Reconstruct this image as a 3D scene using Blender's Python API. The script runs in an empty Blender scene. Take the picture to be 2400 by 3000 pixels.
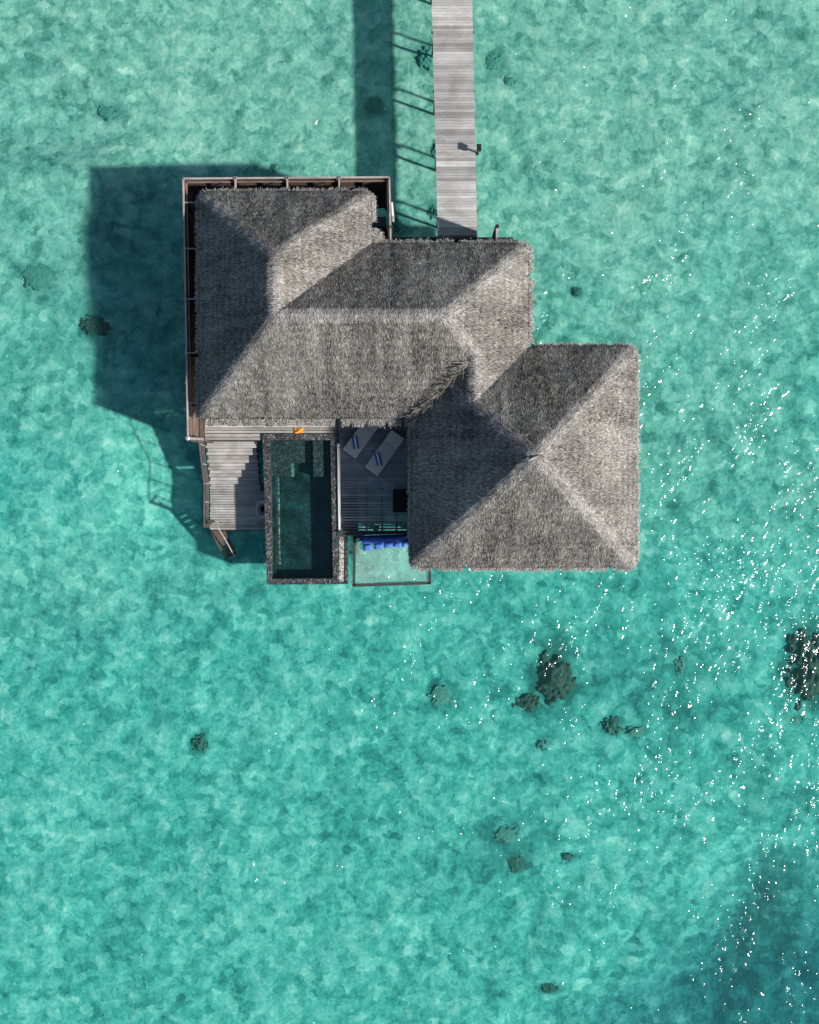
import bpy, math, random
import numpy as np
from mathutils import Vector

# ------------------------------------------------------------------ camera, light
C = bpy.context.scene
H = 45.0            # camera height above the sea, metres
F = 2871.0          # focal length in photograph pixels (2400 wide)
DECK = 1.5          # main deck height
BED = -1.4          # seabed height
SUN_EL, SUN_AZ = math.radians(36), math.radians(-20)

cam = bpy.data.cameras.new('camera'); camo = bpy.data.objects.new('camera', cam)
C.collection.objects.link(camo); C.camera = camo
camo.location = (0, 0, H); camo.rotation_euler = (0, 0, 0)
cam.sensor_fit = 'HORIZONTAL'; cam.sensor_width = 36; cam.lens = 36 * F / 2400
cam.clip_start = .5; cam.clip_end = 6000

w = bpy.data.worlds.new('World'); C.world = w; w.use_nodes = True
wt = w.node_tree; bg = wt.nodes['Background']
sky = wt.nodes.new('ShaderNodeTexSky'); sky.sky_type = 'NISHITA'; sky.sun_disc = False
sky.sun_elevation = SUN_EL; sky.sun_rotation = math.pi / 2 - SUN_AZ
wt.links.new(sky.outputs[0], bg.inputs[0]); bg.inputs[1].default_value = .076

sl = bpy.data.lights.new('sun', 'SUN'); sl.energy = 4.85; sl.angle = math.radians(2.1); sl.color = (1, .955, .89)
so = bpy.data.objects.new('sun', sl); C.collection.objects.link(so)
SD = Vector((math.cos(SUN_EL) * math.cos(SUN_AZ), math.cos(SUN_EL) * math.sin(SUN_AZ), math.sin(SUN_EL)))
so.rotation_euler = SD.to_track_quat('Z', 'Y').to_euler(); so.location = SD * 60
C.view_settings.view_transform = 'Standard'; C.view_settings.look = 'None'
C.view_settings.exposure = 0.2; C.view_settings.gamma = 1

rng = np.random.default_rng(7); random.seed(7)

# ------------------------------------------------------------------ helpers
def P(px, py, z):
    """photograph pixel -> world point on the level plane z"""
    k = (H - z) / F
    return ((px - 1200) * k, (1500 - py) * k, z)

def tag(o, label=None, cat=None, group=None, kind=None):
    if label: o['label'] = label
    if cat: o['category'] = cat
    if group: o['group'] = group
    if kind: o['kind'] = kind
    return o

def empty(name, loc, label, cat, group=None):
    o = bpy.data.objects.new(name, None); o.location = loc
    C.collection.objects.link(o)
    return tag(o, label, cat, group)

class MB:
    """collects polygons with a tone per polygon"""
    def __init__(s): s.v = []; s.f = []; s.t = []; s.n = 0
    def add(s, verts, faces, tone=.5):
        b = s.n; s.v += [tuple(p) for p in verts]; s.n += len(verts)
        for f in faces:
            s.f.append([i + b for i in f]); s.t.append(tone)
    def prism(s, pts, z0, z1, tone=.5):
        """pts: ccw xy list"""
        a = sum(pts[i][0] * pts[(i + 1) % len(pts)][1] - pts[(i + 1) % len(pts)][0] * pts[i][1] for i in range(len(pts)))
        if a < 0: pts = pts[::-1]
        n = len(pts)
        V = [(p[0], p[1], z0) for p in pts] + [(p[0], p[1], z1) for p in pts]
        Fs = [list(range(n))[::-1], [n + i for i in range(n)]] + [[i, (i + 1) % n, n + (i + 1) % n, n + i] for i in range(n)]
        s.add(V, Fs, tone)
    def box(s, x0, x1, y0, y1, z0, z1, tone=.5):
        s.prism([(x0, y0), (x1, y0), (x1, y1), (x0, y1)], z0, z1, tone)
    def bar(s, a, b, wd, ht, tone=.5):
        """rectangular bar between two points"""
        a = Vector(a); b = Vector(b); d = (b - a).normalized()
        up = Vector((0, 0, 1)) if abs(d.z) < .95 else Vector((0, 1, 0))
        r = d.cross(up).normalized() * wd / 2; u = r.cross(d).normalized() * ht / 2
        V = [a - r - u, a + r - u, a + r + u, a - r + u, b - r - u, b + r - u, b + r + u, b - r + u]
        s.add(V, [[0, 1, 2, 3], [7, 6, 5, 4], [0, 4, 5, 1], [1, 5, 6, 2], [2, 6, 7, 3], [3, 7, 4, 0]], tone)
    def tube(s, pts, rad, seg=8, tone=.5, cap=True):
        pts = [Vector(p) for p in pts]; rings = []
        if not hasattr(rad, '__len__'): rad = [rad] * len(pts)
        for i, p in enumerate(pts):
            d = (pts[min(i + 1, len(pts) - 1)] - pts[max(i - 1, 0)]).normalized()
            up = Vector((0, 0, 1)) if abs(d.z) < .9 else Vector((1, 0, 0))
            r = d.cross(up).normalized(); u = r.cross(d)
            rings.append([p + (r * math.cos(2 * math.pi * k / seg) + u * math.sin(2 * math.pi * k / seg)) * rad[i] for k in range(seg)])
        V = [q for r in rings for q in r]; Fs = []
        for i in range(len(pts) - 1):
            for k in range(seg):
                Fs.append([i * seg + k, i * seg + (k + 1) % seg, (i + 1) * seg + (k + 1) % seg, (i + 1) * seg + k])
        if cap: Fs += [list(range(seg)), [len(V) - seg + k for k in range(seg)][::-1]]
        s.add(V, Fs, tone)
    def build(s, name, mat, parent=None, smooth=False, bevel=0, world=True):
        m = bpy.data.meshes.new(name); m.from_pydata(s.v, [], s.f)
        a = m.attributes.new('tone', 'FLOAT', 'FACE'); a.data.foreach_set('value', np.array(s.t, dtype=np.float32))
        m.validate(); m.update()
        m.materials.append(mat)
        if smooth: m.polygons.foreach_set('use_smooth', [True] * len(m.polygons))
        o = bpy.data.objects.new(name, m); C.collection.objects.link(o)
        if parent is not None:
            o.parent = parent
            if world: o.matrix_parent_inverse = parent_matrix(parent).inverted()
        if bevel:
            md = o.modifiers.new('bevel', 'BEVEL'); md.width = bevel; md.segments = 2; md.limit_method = 'ANGLE'
        return o

from mathutils import Matrix
def parent_matrix(p):
    m = Matrix.Translation(p.location) @ p.rotation_euler.to_matrix().to_4x4()
    if p.parent is not None: m = parent_matrix(p.parent) @ p.matrix_parent_inverse @ m
    return m

def np_mesh(name, V, Q, tone, mat, parent=None, smooth=False, tri=False):
    """fast mesh: V (n,3), Q (m,k) faces, tone (m,)"""
    k = Q.shape[1]; m = bpy.data.meshes.new(name)
    m.vertices.add(len(V)); m.vertices.foreach_set('co', V.astype(np.float32).ravel())
    m.loops.add(Q.size); m.loops.foreach_set('vertex_index', Q.astype(np.int32).ravel())
    m.polygons.add(len(Q)); m.polygons.foreach_set('loop_start', np.arange(0, Q.size, k, dtype=np.int32))
    if smooth: m.polygons.foreach_set('use_smooth', np.ones(len(Q), dtype=bool))
    a = m.attributes.new('tone', 'FLOAT', 'FACE'); a.data.foreach_set('value', tone.astype(np.float32))
    m.update(calc_edges=True); m.materials.append(mat)
    o = bpy.data.objects.new(name, m); C.collection.objects.link(o)
    if parent is not None:
        o.parent = parent; o.matrix_parent_inverse = parent_matrix(parent).inverted()
    return o

def vnoise(x, y, sc, seed=0):
    """smooth value noise, arrays in, 0..1 out"""
    r = np.random.default_rng(seed + 1000); T = r.random((256, 256))
    x = x * sc + 57.3; y = y * sc + 31.7
    xi = np.floor(x).astype(int); yi = np.floor(y).astype(int); fx = x - xi; fy = y - yi
    fx = fx * fx * (3 - 2 * fx); fy = fy * fy * (3 - 2 * fy)
    g = lambda a, b: T[a % 256, b % 256]
    return (g(xi, yi) * (1 - fx) + g(xi + 1, yi) * fx) * (1 - fy) + (g(xi, yi + 1) * (1 - fx) + g(xi + 1, yi + 1) * fx) * fy

def fbm(x, y, sc, oct=4, seed=0):
    r = 0; a = 1; t = 0
    for i in range(oct):
        r = r + a * vnoise(x, y, sc * 2 ** i, seed + i * 7); t += a; a *= .5
    return r / t

# ------------------------------------------------------------------ materials
class NT:
    def __init__(s, name):
        s.m = bpy.data.materials.new(name); s.m.use_nodes = True; s.t = s.m.node_tree
        s.t.nodes.clear(); s.out = s.t.nodes.new('ShaderNodeOutputMaterial')
    def n(s, typ, ins=None, **kw):
        nd = s.t.nodes.new('ShaderNode' + typ)
        for k, v in kw.items(): setattr(nd, k, v)
        for k, v in (ins or {}).items():
            if hasattr(v, 'is_output') or isinstance(v, bpy.types.NodeSocket): s.t.links.new(v, nd.inputs[k])
            else: nd.inputs[k].default_value = v
        return nd
    def ramp(s, fac, stops, interp='LINEAR'):
        r = s.t.nodes.new('ShaderNodeValToRGB'); r.color_ramp.interpolation = interp
        e = r.color_ramp.elements
        while len(e) < len(stops): e.new(.5)
        for q, (p, c) in zip(e, stops):
            q.position = p; q.color = (c, c, c, 1) if not hasattr(c, '__len__') else (*c, 1)
        s.t.links.new(fac, r.inputs[0]); return r.outputs[0]
    def math(s, op, a, b=None, c=None):
        ins = {0: a}
        if b is not None: ins[1] = b
        if c is not None: ins[2] = c
        return s.n('Math', ins, operation=op).outputs[0]
    def mix(s, fac, a, b, bt='MIX'):
        nd = s.n('Mix', data_type='RGBA', blend_type=bt)
        for k, v in ((0, fac), (6, a), (7, b)):
            if isinstance(v, bpy.types.NodeSocket): s.t.links.new(v, nd.inputs[k])
            else: nd.inputs[k].default_value = (*v, 1) if hasattr(v, '__len__') and len(v) == 3 else v
        return nd.outputs[2]
    def coord(s, scale=(1, 1, 1), rot=(0, 0, 0), kind='Object'):
        tc = s.n('TexCoord').outputs[kind]
        return s.n('Mapping', {0: tc, 2: rot, 3: scale}).outputs[0]
    def noise(s, vec, scale, detail=3, rough=.55, dist=0):
        return s.n('TexNoise', {'Vector': vec, 'Scale': scale, 'Detail': detail, 'Roughness': rough, 'Distortion': dist}).outputs[0]
    def principled(s, col, rough=.8, bump=None, strength=.5, dist=.01, spec=.3, metal=0):
        ins = {'Base Color': col if isinstance(col, bpy.types.NodeSocket) else (*col, 1), 'Roughness': rough, 'Specular IOR Level': spec, 'Metallic': metal}
        if bump is not None:
            ins['Normal'] = s.n('Bump', {'Height': bump, 'Strength': strength, 'Distance': dist}).outputs[0]
        p = s.n('BsdfPrincipled', ins); s.t.links.new(p.outputs[0], s.out.inputs[0]); return p

def mat_thatch(name, lo, hi, warm=(1.06, 1.0, .92)):
    t = NT(name); tone = t.n('Attribute', attribute_name='tone').outputs['Fac']
    v = t.coord(); n1 = t.noise(v, .9, 4, .6); n2 = t.noise(v, 14, 3, .7)
    base = t.ramp(tone, [(0, tuple(lo * c for c in warm)), (.6, tuple((lo * .4 + hi * .6) * c for c in warm)), (1, tuple(hi * c for c in (1.02, 1, .96)))])
    col = t.mix(1, base, t.ramp(n1, [(.3, .74), (.7, 1.16)]), 'MULTIPLY')
    col = t.mix(1, col, t.ramp(n2, [(.3, .75), (.7, 1.15)]), 'MULTIPLY')
    t.principled(col, .95, n2, .8, .04, spec=.1)
    return t.m

def mat_wood(name, lo, hi, scale=(1, 12, 12), stain=.35, rough=.75):
    t = NT(name); tone = t.n('Attribute', attribute_name='tone').outputs['Fac']
    g = t.noise(t.coord(scale), 3, 5, .65); s = t.noise(t.coord((.7, 1, 1)), 1.3, 4, .6, .6)
    col = t.ramp(tone, [(0, lo), (1, hi)])
    col = t.mix(1, col, t.ramp(g, [(.25, .72), (.75, 1.18)]), 'MULTIPLY')
    col = t.mix(1, col, t.ramp(s, [(.35, 1 - stain), (.65, 1.08)]), 'MULTIPLY')
    t.principled(col, rough, g, .4, .01, spec=.25)
    return t.m

def mat_plain(name, col, rough=.6, var=.25, scale=6, spec=.3, bump=.2, metal=0):
    t = NT(name); n = t.noise(t.coord(), scale, 4, .6)
    c = t.mix(1, col, t.ramp(n, [(.3, 1 - var), (.7, 1 + var)]), 'MULTIPLY')
    t.principled(c, rough, n, bump, .01, spec=spec, metal=metal)
    return t.m

def mat_tiles(name, stops, cell=16, rough=.35, patch=.4):
    t = NT(name); v = t.coord()
    vo = t.n('TexVoronoi', {'Vector': v, 'Scale': cell, 'Randomness': .75})
    sep = t.n('SeparateColor', {0: vo.outputs['Color']}).outputs[0]
    n = t.noise(v, 1.6, 4, .6)
    c = t.mix(1, t.ramp(sep, stops), t.ramp(n, [(.3, 1 - patch), (.7, 1 + patch * .5)]), 'MULTIPLY')
    t.principled(c, rough, vo.outputs['Distance'], .3, .01, spec=.4)
    return t.m

M = {}
M['thatch'] = mat_thatch('thatch', .030, .64, (1.08, 1.0, .91))
M['thatch_under'] = mat_thatch('thatch_under', .10, .26)
M['fringe'] = mat_thatch('thatch_fringe', .20, .62)
M['deck'] = mat_wood('weathered_deck_wood', (.30, .28, .26), (.60, .575, .55))
M['deckshade'] = mat_wood('shaded_deck_wood', (.22, .23, .245), (.46, .475, .49))  # copy of the deck wood with shade put into its darker, bluer colour
M['jetty'] = mat_wood('weathered_jetty_wood', (.27, .265, .255), (.64, .625, .605), stain=.25)
M['brown'] = mat_wood('brown_timber', (.085, .058, .047), (.20, .145, .12), (10, 10, 2))
M['brownx'] = mat_wood('brown_slats', (.12, .085, .07), (.27, .20, .165), (1, 1, 14))
M['greyrail'] = mat_wood('grey_rail_wood', (.25, .22, .20), (.48, .44, .41), (4, 4, 4))
M['dark'] = mat_plain('dark_stained_timber', (.018, .018, .019), .7)
M['wall'] = mat_wood('villa_wall_timber', (.10, .075, .06), (.22, .17, .13), (10, 10, 1))
M['pile'] = mat_plain('weathered_pile', (.10, .095, .085), .9, .4, 4)
M['glass'] = mat_plain('window_glass', (.02, .03, .035), .08, .1, spec=.8, bump=0)
M['white'] = mat_plain('white_paint', (.78, .77, .74), .5, .06)
M['slate'] = mat_plain('pale_slate', (.25, .27, .32), .5, .1)
M['rim'] = mat_tiles('pool_rim_mosaic', [(0, (.022, .026, .028)), (.5, (.065, .070, .072)), (.85, (.13, .135, .135)), (1, (.30, .30, .28))], 18)
M['caustic_trim'] = mat_tiles('pool_caustic_mosaic', [(0, (.02, .07, .06)), (.5, (.06, .17, .15)), (1, (.35, .6, .55))], 14)  # pale tiles standing in for bright caustic light in the pool
M['pooltile'] = mat_tiles('pool_dark_green_mosaic', [(0, (.007, .026, .029)), (.6, (.010, .036, .038)), (1, (.022, .075, .074))], 22, patch=.8)  # strong patches stand in for light ripples in the pool
M['ledge'] = mat_tiles('pool_ledge_mosaic', [(0, (.014, .026, .027)), (.6, (.028, .045, .045)), (1, (.08, .11, .105))], 16)
M['pebble'] = mat_tiles('pebble_channel', [(0, (.03, .03, .025)), (.3, (.25, .24, .2)), (.6, (.6, .58, .5)), (1, (.8, .78, .7))], 22, .6, .2)
M['fabric'] = mat_plain('lounger_fabric', (.60, .585, .525), .9, .08, 20)
M['navy'] = mat_plain('navy_towel_cloth', (.02, .09, .30), .9, .15, 30)
M['whitecloth'] = mat_plain('pale_towel_cloth', (.62, .70, .82), .9, .1, 30)
M['blue'] = mat_plain('blue_cushion_cloth', (.09, .20, .58), .85, .2, 6)
M['deepblue'] = mat_plain('deep_blue_cloth', (.025, .075, .30), .85, .25, 6)
M['paleblue'] = mat_plain('pale_blue_cloth', (.16, .42, .70), .85, .2, 6)
M['orange'] = mat_plain('orange_cloth', (.85, .33, .04), .85, .35, 25, bump=.5)
M['stone'] = mat_plain('grey_stone_basin', (.62, .62, .62), .8, .3, 8)
M['black'] = mat_plain('black_table_top', (.006, .006, .007), .6, .2)
M['rope'] = mat_plain('net_rope', (.66, .72, .64), .8, .15, 10)
M['frame'] = mat_plain('net_frame_timber', (.055, .055, .055), .7, .3)
M['metal'] = mat_plain('dark_metal', (.045, .05, .05), .45, .2, metal=.3)

def mat_coral(name, lo, hi):
    t = NT(name); v = t.coord(kind='Object'); n = t.noise(v, 3.0, 6, .7, .6)
    c = t.ramp(n, [(.3, lo), (.55, tuple((a + b) / 2 for a, b in zip(lo, hi))), (.75, hi)])
    t.principled(c, .95, n, 1, .1, spec=.05); return t.m
M['coral_small'] = mat_coral('small_coral', (.016, .085, .072), (.06, .19, .15))
M['coral'] = mat_coral('dark_coral', (.010, .042, .038), (.065, .125, .092))
M['coral_brown'] = mat_coral('brown_coral', (.036, .19, .155), (.10, .33, .265))

# seabed
t = NT('tinted_seabed_sand')  # sand colour also holds the turquoise tint of the water
v = t.coord()
wv = t.n('TexNoise', {'Vector': v, 'Scale': 1.4, 'Detail': 3.0, 'Roughness': .55})
warp = t.n('VectorMath', {0: wv.outputs['Color'], 1: (.5, .5, .5)}, operation='SUBTRACT').outputs[0]
warp = t.n('VectorMath', {0: warp, 3: .9}, operation='SCALE').outputs[0]
v2 = t.n('VectorMath', {0: v, 1: warp}, operation='ADD').outputs[0]
vo = t.n('TexVoronoi', {'Vector': v2, 'Scale': 1.5}, feature='SMOOTH_F1'); vo.inputs['Smoothness'].default_value = .35
vcell = t.n('TexVoronoi', {'Vector': v2, 'Scale': 2.6})
cellv = t.n('SeparateColor', {0: vcell.outputs['Color']}).outputs[0]
n_big = t.noise(v, .16, 4, .6, .5)
n_mid = t.noise(v2, 1.25, 5, .58, 0)
n_fine = t.noise(v, 5.0, 5, .72, .25)
att = t.n('Attribute', attribute_name='zone').outputs['Color']
sepz = t.n('SeparateColor', {0: att})
depth, growth, north = sepz.outputs[0], sepz.outputs[1], sepz.outputs[2]
f = t.math('MULTIPLY_ADD', n_mid, .50, -.06)
f = t.math('MULTIPLY_ADD', n_fine, .42, f)
f = t.math('MULTIPLY_ADD', n_big, .25, f)
f = t.math('MULTIPLY_ADD', vo.outputs['Distance'], -.18, f)
f = t.math('MULTIPLY_ADD', cellv, .17, t.math('SUBTRACT', f, .035))
f = t.math('MULTIPLY_ADD', growth, -.34, f)
colS = t.ramp(f, [(.26, (.018, .16, .145)), (.38, (.034, .285, .245)), (.48, (.062, .395, .335)), (.60, (.135, .52, .44)), (.74, (.29, .67, .57))])
colN = t.ramp(f, [(.26, (.045, .18, .145)), (.38, (.098, .315, .25)), (.48, (.160, .425, .34)), (.60, (.26, .545, .435)), (.74, (.42, .70, .57))])
col = t.mix(north, colS, colN)
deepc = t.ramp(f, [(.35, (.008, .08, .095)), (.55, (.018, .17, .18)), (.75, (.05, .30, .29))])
col = t.mix(depth, col, deepc)  # tint of deeper water painted into the bed colour
dk = t.mix(t.math('MINIMUM', t.math('MULTIPLY', growth, t.math('MULTIPLY_ADD', n_fine, 2.2, -.45)), .8), col, (.020, .075, .062))
bump = t.n('Bump', {'Height': f, 'Strength': .5, 'Distance': .18}).outputs[0]
p = t.n('BsdfPrincipled', {'Base Color': dk, 'Roughness': .95, 'Specular IOR Level': 0.0, 'Normal': bump})
t.t.links.new(p.outputs[0], t.out.inputs[0]); M['bed'] = t.m

def mat_water(name, tint, veil, veilcol, slope, crest=2.2, rough=.10, s1=1.1, s2=5.0, fine=.2):
    t = NT(name); tc = t.n('TexCoord').outputs['Object']
    def ax(k): return t.n('Mapping', {0: tc, 2: (0, 0, math.radians(-33)), 3: (1, k, 1)}, vector_type='TEXTURE').outputs[0]
    n1 = t.noise(ax(crest), s1, 0, .5, .2); n2 = t.noise(ax(1.6), s2, 2.2, .5, .15)
    gust = t.noise(ax(2.6), .38, 4, .62)
    amp = t.math('MULTIPLY', t.ramp(gust, [(.40, .42), (.62, 1.25)]), fine)
    h = t.math('ADD', t.math('MULTIPLY', n2, amp), n1)
    b = t.n('Bump', {'Height': h, 'Strength': 1.0, 'Distance': slope}).outputs[0]
    geo = t.n('NewGeometry'); dt = t.n('VectorMath', {0: geo.outputs['Normal'], 1: geo.outputs['Incoming']}, operation='DOT_PRODUCT').outputs['Value']
    fr = t.math('MULTIPLY_ADD', t.math('POWER', t.math('SUBTRACT', 1.0, t.math('ABSOLUTE', dt)), 5.0), .98, .021)
    gl = t.n('BsdfGlossy', {'Color': (1, 1, 1, 1), 'Roughness': rough, 'Normal': b}, distribution='BECKMANN').outputs[0]
    tr = t.n('BsdfTransparent', {'Color': (*tint, 1)}).outputs[0]
    df = t.n('BsdfDiffuse', {'Color': (*veilcol, 1)}).outputs[0]
    m1 = t.n('MixShader', {0: veil, 1: tr, 2: df}).outputs[0]
    m2 = t.n('MixShader', {0: fr, 1: m1, 2: gl}).outputs[0]
    t.t.links.new(m2, t.out.inputs[0]); return t.m
M['sea'] = mat_water('sea_water', (.96, .998, .99), .04, (.10, .60, .50), .160, 1.9, .14, .45, 3.2, 1.0)
M['poolwater'] = mat_water('pool_water', (.86, .97, .95), .02, (.02, .2, .18), .02, s1=2.5)

# ------------------------------------------------------------------ setting: seabed and sea
CORAL = [  # px, py, radius x, radius y (photo px), height, kind
    (1628, 1985, 62, 82, .75, 0), (1548, 2058, 42, 30, .35, 0), (2365, 1950, 62, 118, .7, 0), (1290, 2040, 48, 40, .12, 1),
    (585, 2178, 26, 30, .28, 0), (135, 825, 60, 58, .10, 1), (1996, 1948, 26, 36, .3, 1), (1795, 2128, 32, 30, .32, 0),
    (1862, 2142, 40, 22, .18, 1), (1485, 2445, 46, 34, .14, 1), (1512, 2532, 26, 26, .2, 0), (1610, 2900, 32, 18, .2, 0),
    (1252, 172, 38, 46, .45, 1), (1096, 306, 26, 26, .3, 0), (1170, 660, 26, 40, .35, 1), (1690, 856, 16, 14, .2, 0),
    (296, 968, 44, 30, .22, 0), (320, 330, 44, 28, .14, 1), (1448, 176, 34, 36, .16, 1), (1494, 236, 26, 18, .14, 1),
    (808, 492, 18, 16, .2, 1), (1272, 622, 20, 28, .3, 1), (1275, 440, 16, 30, .3, 1), (1662, 2508, 18, 14, .2, 0), (1730, 1640, 14, 12, .12, 1),
    (2330, 2110, 30, 20, .2, 1), (1590, 2180, 20, 26, .16, 1)]
xs = np.concatenate([[-2500, -800, -250, -90, -50], np.arange(-32, 32.01, .25), [50, 90, 250, 800, 2500]])
ys = np.concatenate([[-2500, -800, -250, -90, -50], np.arange(-36, 36.01, .25), [50, 90, 250, 800, 2500]])
X, Y = np.meshgrid(xs, ys); nx, ny = len(xs), len(ys)
kb = F / (H - BED); PX = 1200 + X * kb; PY = 1500 - Y * kb
inside = (np.abs(X) < 40) & (np.abs(Y) < 40)
Z = BED + .22 * (fbm(X, Y, .5, 4, 3) - .5) + .10 * (fbm(X, Y, 1.8, 2, 9) - .5)
edge = fbm(X, Y, .35, 4, 21) - .5
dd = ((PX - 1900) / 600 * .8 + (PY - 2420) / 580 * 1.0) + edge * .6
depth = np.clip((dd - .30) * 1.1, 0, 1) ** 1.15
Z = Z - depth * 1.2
ss_ = lambda t: np.clip(t, 0, 1) ** 2 * (3 - 2 * np.clip(t, 0, 1))
Z = Z + .98 * ss_((560 - PX) / 260) * ss_((PY - 380) / 160) * ss_((1750 - PY) / 300) * ss_((PX + 500) / 400)  # raised bank added to shorten the villa's cast shadow on the bed
def bedz(x, y):
    i = int(np.clip(np.searchsorted(xs, x), 1, nx - 1)); j = int(np.clip(np.searchsorted(ys, y), 1, ny - 1)); return float(Z[j, i])
growth = np.zeros_like(X)
for (cx, cy, rx, ry, hh, kd) in CORAL:
    d = np.sqrt(((PX - cx) / (rx * 1.35)) ** 2 + ((PY - cy) / (ry * 1.35)) ** 2) + (fbm(X, Y, 1.3, 3, 5) - .5) * .9
    growth = np.maximum(growth, np.clip(1.15 - d, 0, 1) * (.9 if kd == 0 else .45))
for (cx, cy, rx, ry, a) in [(1900, 2020, 330, 230, .28), (2290, 2350, 150, 160, .25), (330, 800, 150, 320, .22), (1480, 2460, 160, 120, .3), (1300, 200, 160, 160, .12), (2250, 2700, 260, 300, .25)]:
    d = np.sqrt(((PX - cx) / rx) ** 2 + ((PY - cy) / ry) ** 2) + (fbm(X, Y, .7, 4, 15) - .5) * 1.6
    growth = np.maximum(growth, np.clip(1.1 - d, 0, 1) * a)
north = np.clip(1.15 - PY / 1500 + (fbm(X, Y, .12, 3, 2) - .5) * .9 + np.clip((PX - 1200) / 2400, 0, 1) * .35, 0, 1)
V = np.stack([X, Y, Z], -1).reshape(-1, 3)
idx = np.arange(nx * ny).reshape(ny, nx)
Q = np.stack([idx[:-1, :-1], idx[:-1, 1:], idx[1:, 1:], idx[1:, :-1]], -1).reshape(-1, 4)
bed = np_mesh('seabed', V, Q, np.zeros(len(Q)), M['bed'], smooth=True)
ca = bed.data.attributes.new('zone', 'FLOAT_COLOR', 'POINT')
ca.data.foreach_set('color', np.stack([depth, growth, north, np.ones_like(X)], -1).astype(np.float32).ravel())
tag(bed, kind='structure')
mb = MB(); mb.add([(-2500, -2500, 0), (2500, -2500, 0), (2500, 2500, 0), (-2500, 2500, 0)], [[0, 1, 2, 3]])
tag(mb.build('sea_water', M['sea']), kind='structure')

def lumpy(name, cx, cy, rx, ry, hh, mat, seed):
    """coral head: a heap of overlapping rounded lobes"""
    r2 = np.random.default_rng(seed); nl = int(22 + 60 * min(1, rx * ry / .9))
    n = 64; u = np.linspace(-1.35, 1.35, n); X, Y = np.meshgrid(u * rx, u * ry); rr = X ** 2 / rx ** 2 + Y ** 2 / ry ** 2; nz = fbm(X / rx + seed, Y / ry, 1.7, 5, seed + 2) - .5
    z = np.where(rr < .62 + 3.2 * nz, .02 + .10 * np.clip(.6 - rr, 0, 1), -.5)
    for i in range(nl):
        a = r2.uniform(0, 2 * np.pi); q = r2.random() ** .6 * r2.uniform(.7, 1.1)
        lx, ly = np.cos(a) * q * rx, np.sin(a) * q * ry; lr = r2.uniform(.10, .28) * min(rx, ry) * (1.15 - .5 * q)
        lh = hh * (1.1 - .75 * q) * r2.uniform(.5, 1.1)
        d2 = ((X - lx) ** 2 + (Y - ly) ** 2) / lr ** 2 - 1.6 * nz
        z = np.maximum(z, np.where(d2 < 1, lh * np.clip(np.sqrt(np.clip(1 - d2, 0, 1)), 0, 1) ** .8, -.5) - .0)
    z = np.where(z > -.1, z + .4 * hh * (fbm(X, Y, 6, 3, seed) - .5), z)
    z = (z + np.roll(z, 1, 0) + np.roll(z, -1, 0) + np.roll(z, 1, 1) + np.roll(z, -1, 1)) / 5
    z = np.maximum(z, -.25)
    i = np.arange(n * n).reshape(n, n); m = z > -.24
    k = m[:-1, :-1] | m[:-1, 1:] | m[1:, 1:] | m[1:, :-1]
    Q = np.stack([i[:-1, :-1], i[:-1, 1:], i[1:, 1:], i[1:, :-1]], -1)[k]
    us = np.unique(Q); mp = np.zeros(n * n, int); mp[us] = np.arange(len(us))
    o = np_mesh(name, np.stack([X, Y, z], -1).reshape(-1, 3)[us], mp[Q], np.zeros(len(Q)), mat, smooth=True); o.location = (cx, cy, bedz(cx, cy) + .02)
    return o
LAB = ['largest dark coral head in the open water below the pavilion', 'low dark coral lobe at the lower left foot of the largest coral head',
 'tall black reef patch under the glitter at the right edge of the picture', 'faint blurred coral mound below the hammock net in open water',
 'small dark coral knob alone in the lower left water', 'faint round greyish coral patch near the far left edge',
 'small brown coral knob among glints to the right of the largest coral head', 'dark coral clump lower right of the largest coral head',
 'flat brown coral strip just right of a dark coral clump', 'scattered low coral rubble mound in the lower middle water',
 'small dark coral lump just below the low rubble mound', 'small dark flat coral near the bottom edge of the picture',
 'brown round coral head touching the left side of the jetty near its far end', 'dark coral knob inside the long shadow of the jetty',
 'brown green coral clump between the bath court fence and the jetty', 'tiny dark coral spot right of the middle roof',
 'dark coral patch inside the wide shadow left of the villa', 'faint low coral patch in the upper left water',
 'faint brown coral ring right of the jetty near its far end', 'small faint coral scrap below the faint ring right of the jetty',
 'small brown coral spot just above the bath court fence', 'mossy brown coral against the left side of the jetty near the villa',
 'mossy brown coral against the left side of the jetty level with the lamp', 'tiny dark coral spot right of the small lump in the lower middle water',
 'tiny coral spot in the water just below the pavilion eave', 'small coral patch below the black reef patch at the right edge', 'small coral scrap below the largest coral head']
for k, (cx, cy, rx, ry, hh, kd) in enumerate(CORAL):
    p = P(cx, cy, BED); s = (H - BED) / F
    if kd == 1: rx *= .8; ry *= .8
    o = lumpy('coral_head', p[0], p[1], rx * s, ry * s, hh * (.6 if kd == 0 else .42), M['coral_brown' if kd else 'coral' if rx > 40 else 'coral_small'], 40 + k)
    tag(o, LAB[k], 'coral', 'coral heads scattered on the sandy seabed')

# ------------------------------------------------------------------ roofs
ZE = 4.0
S_ = .90
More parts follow.
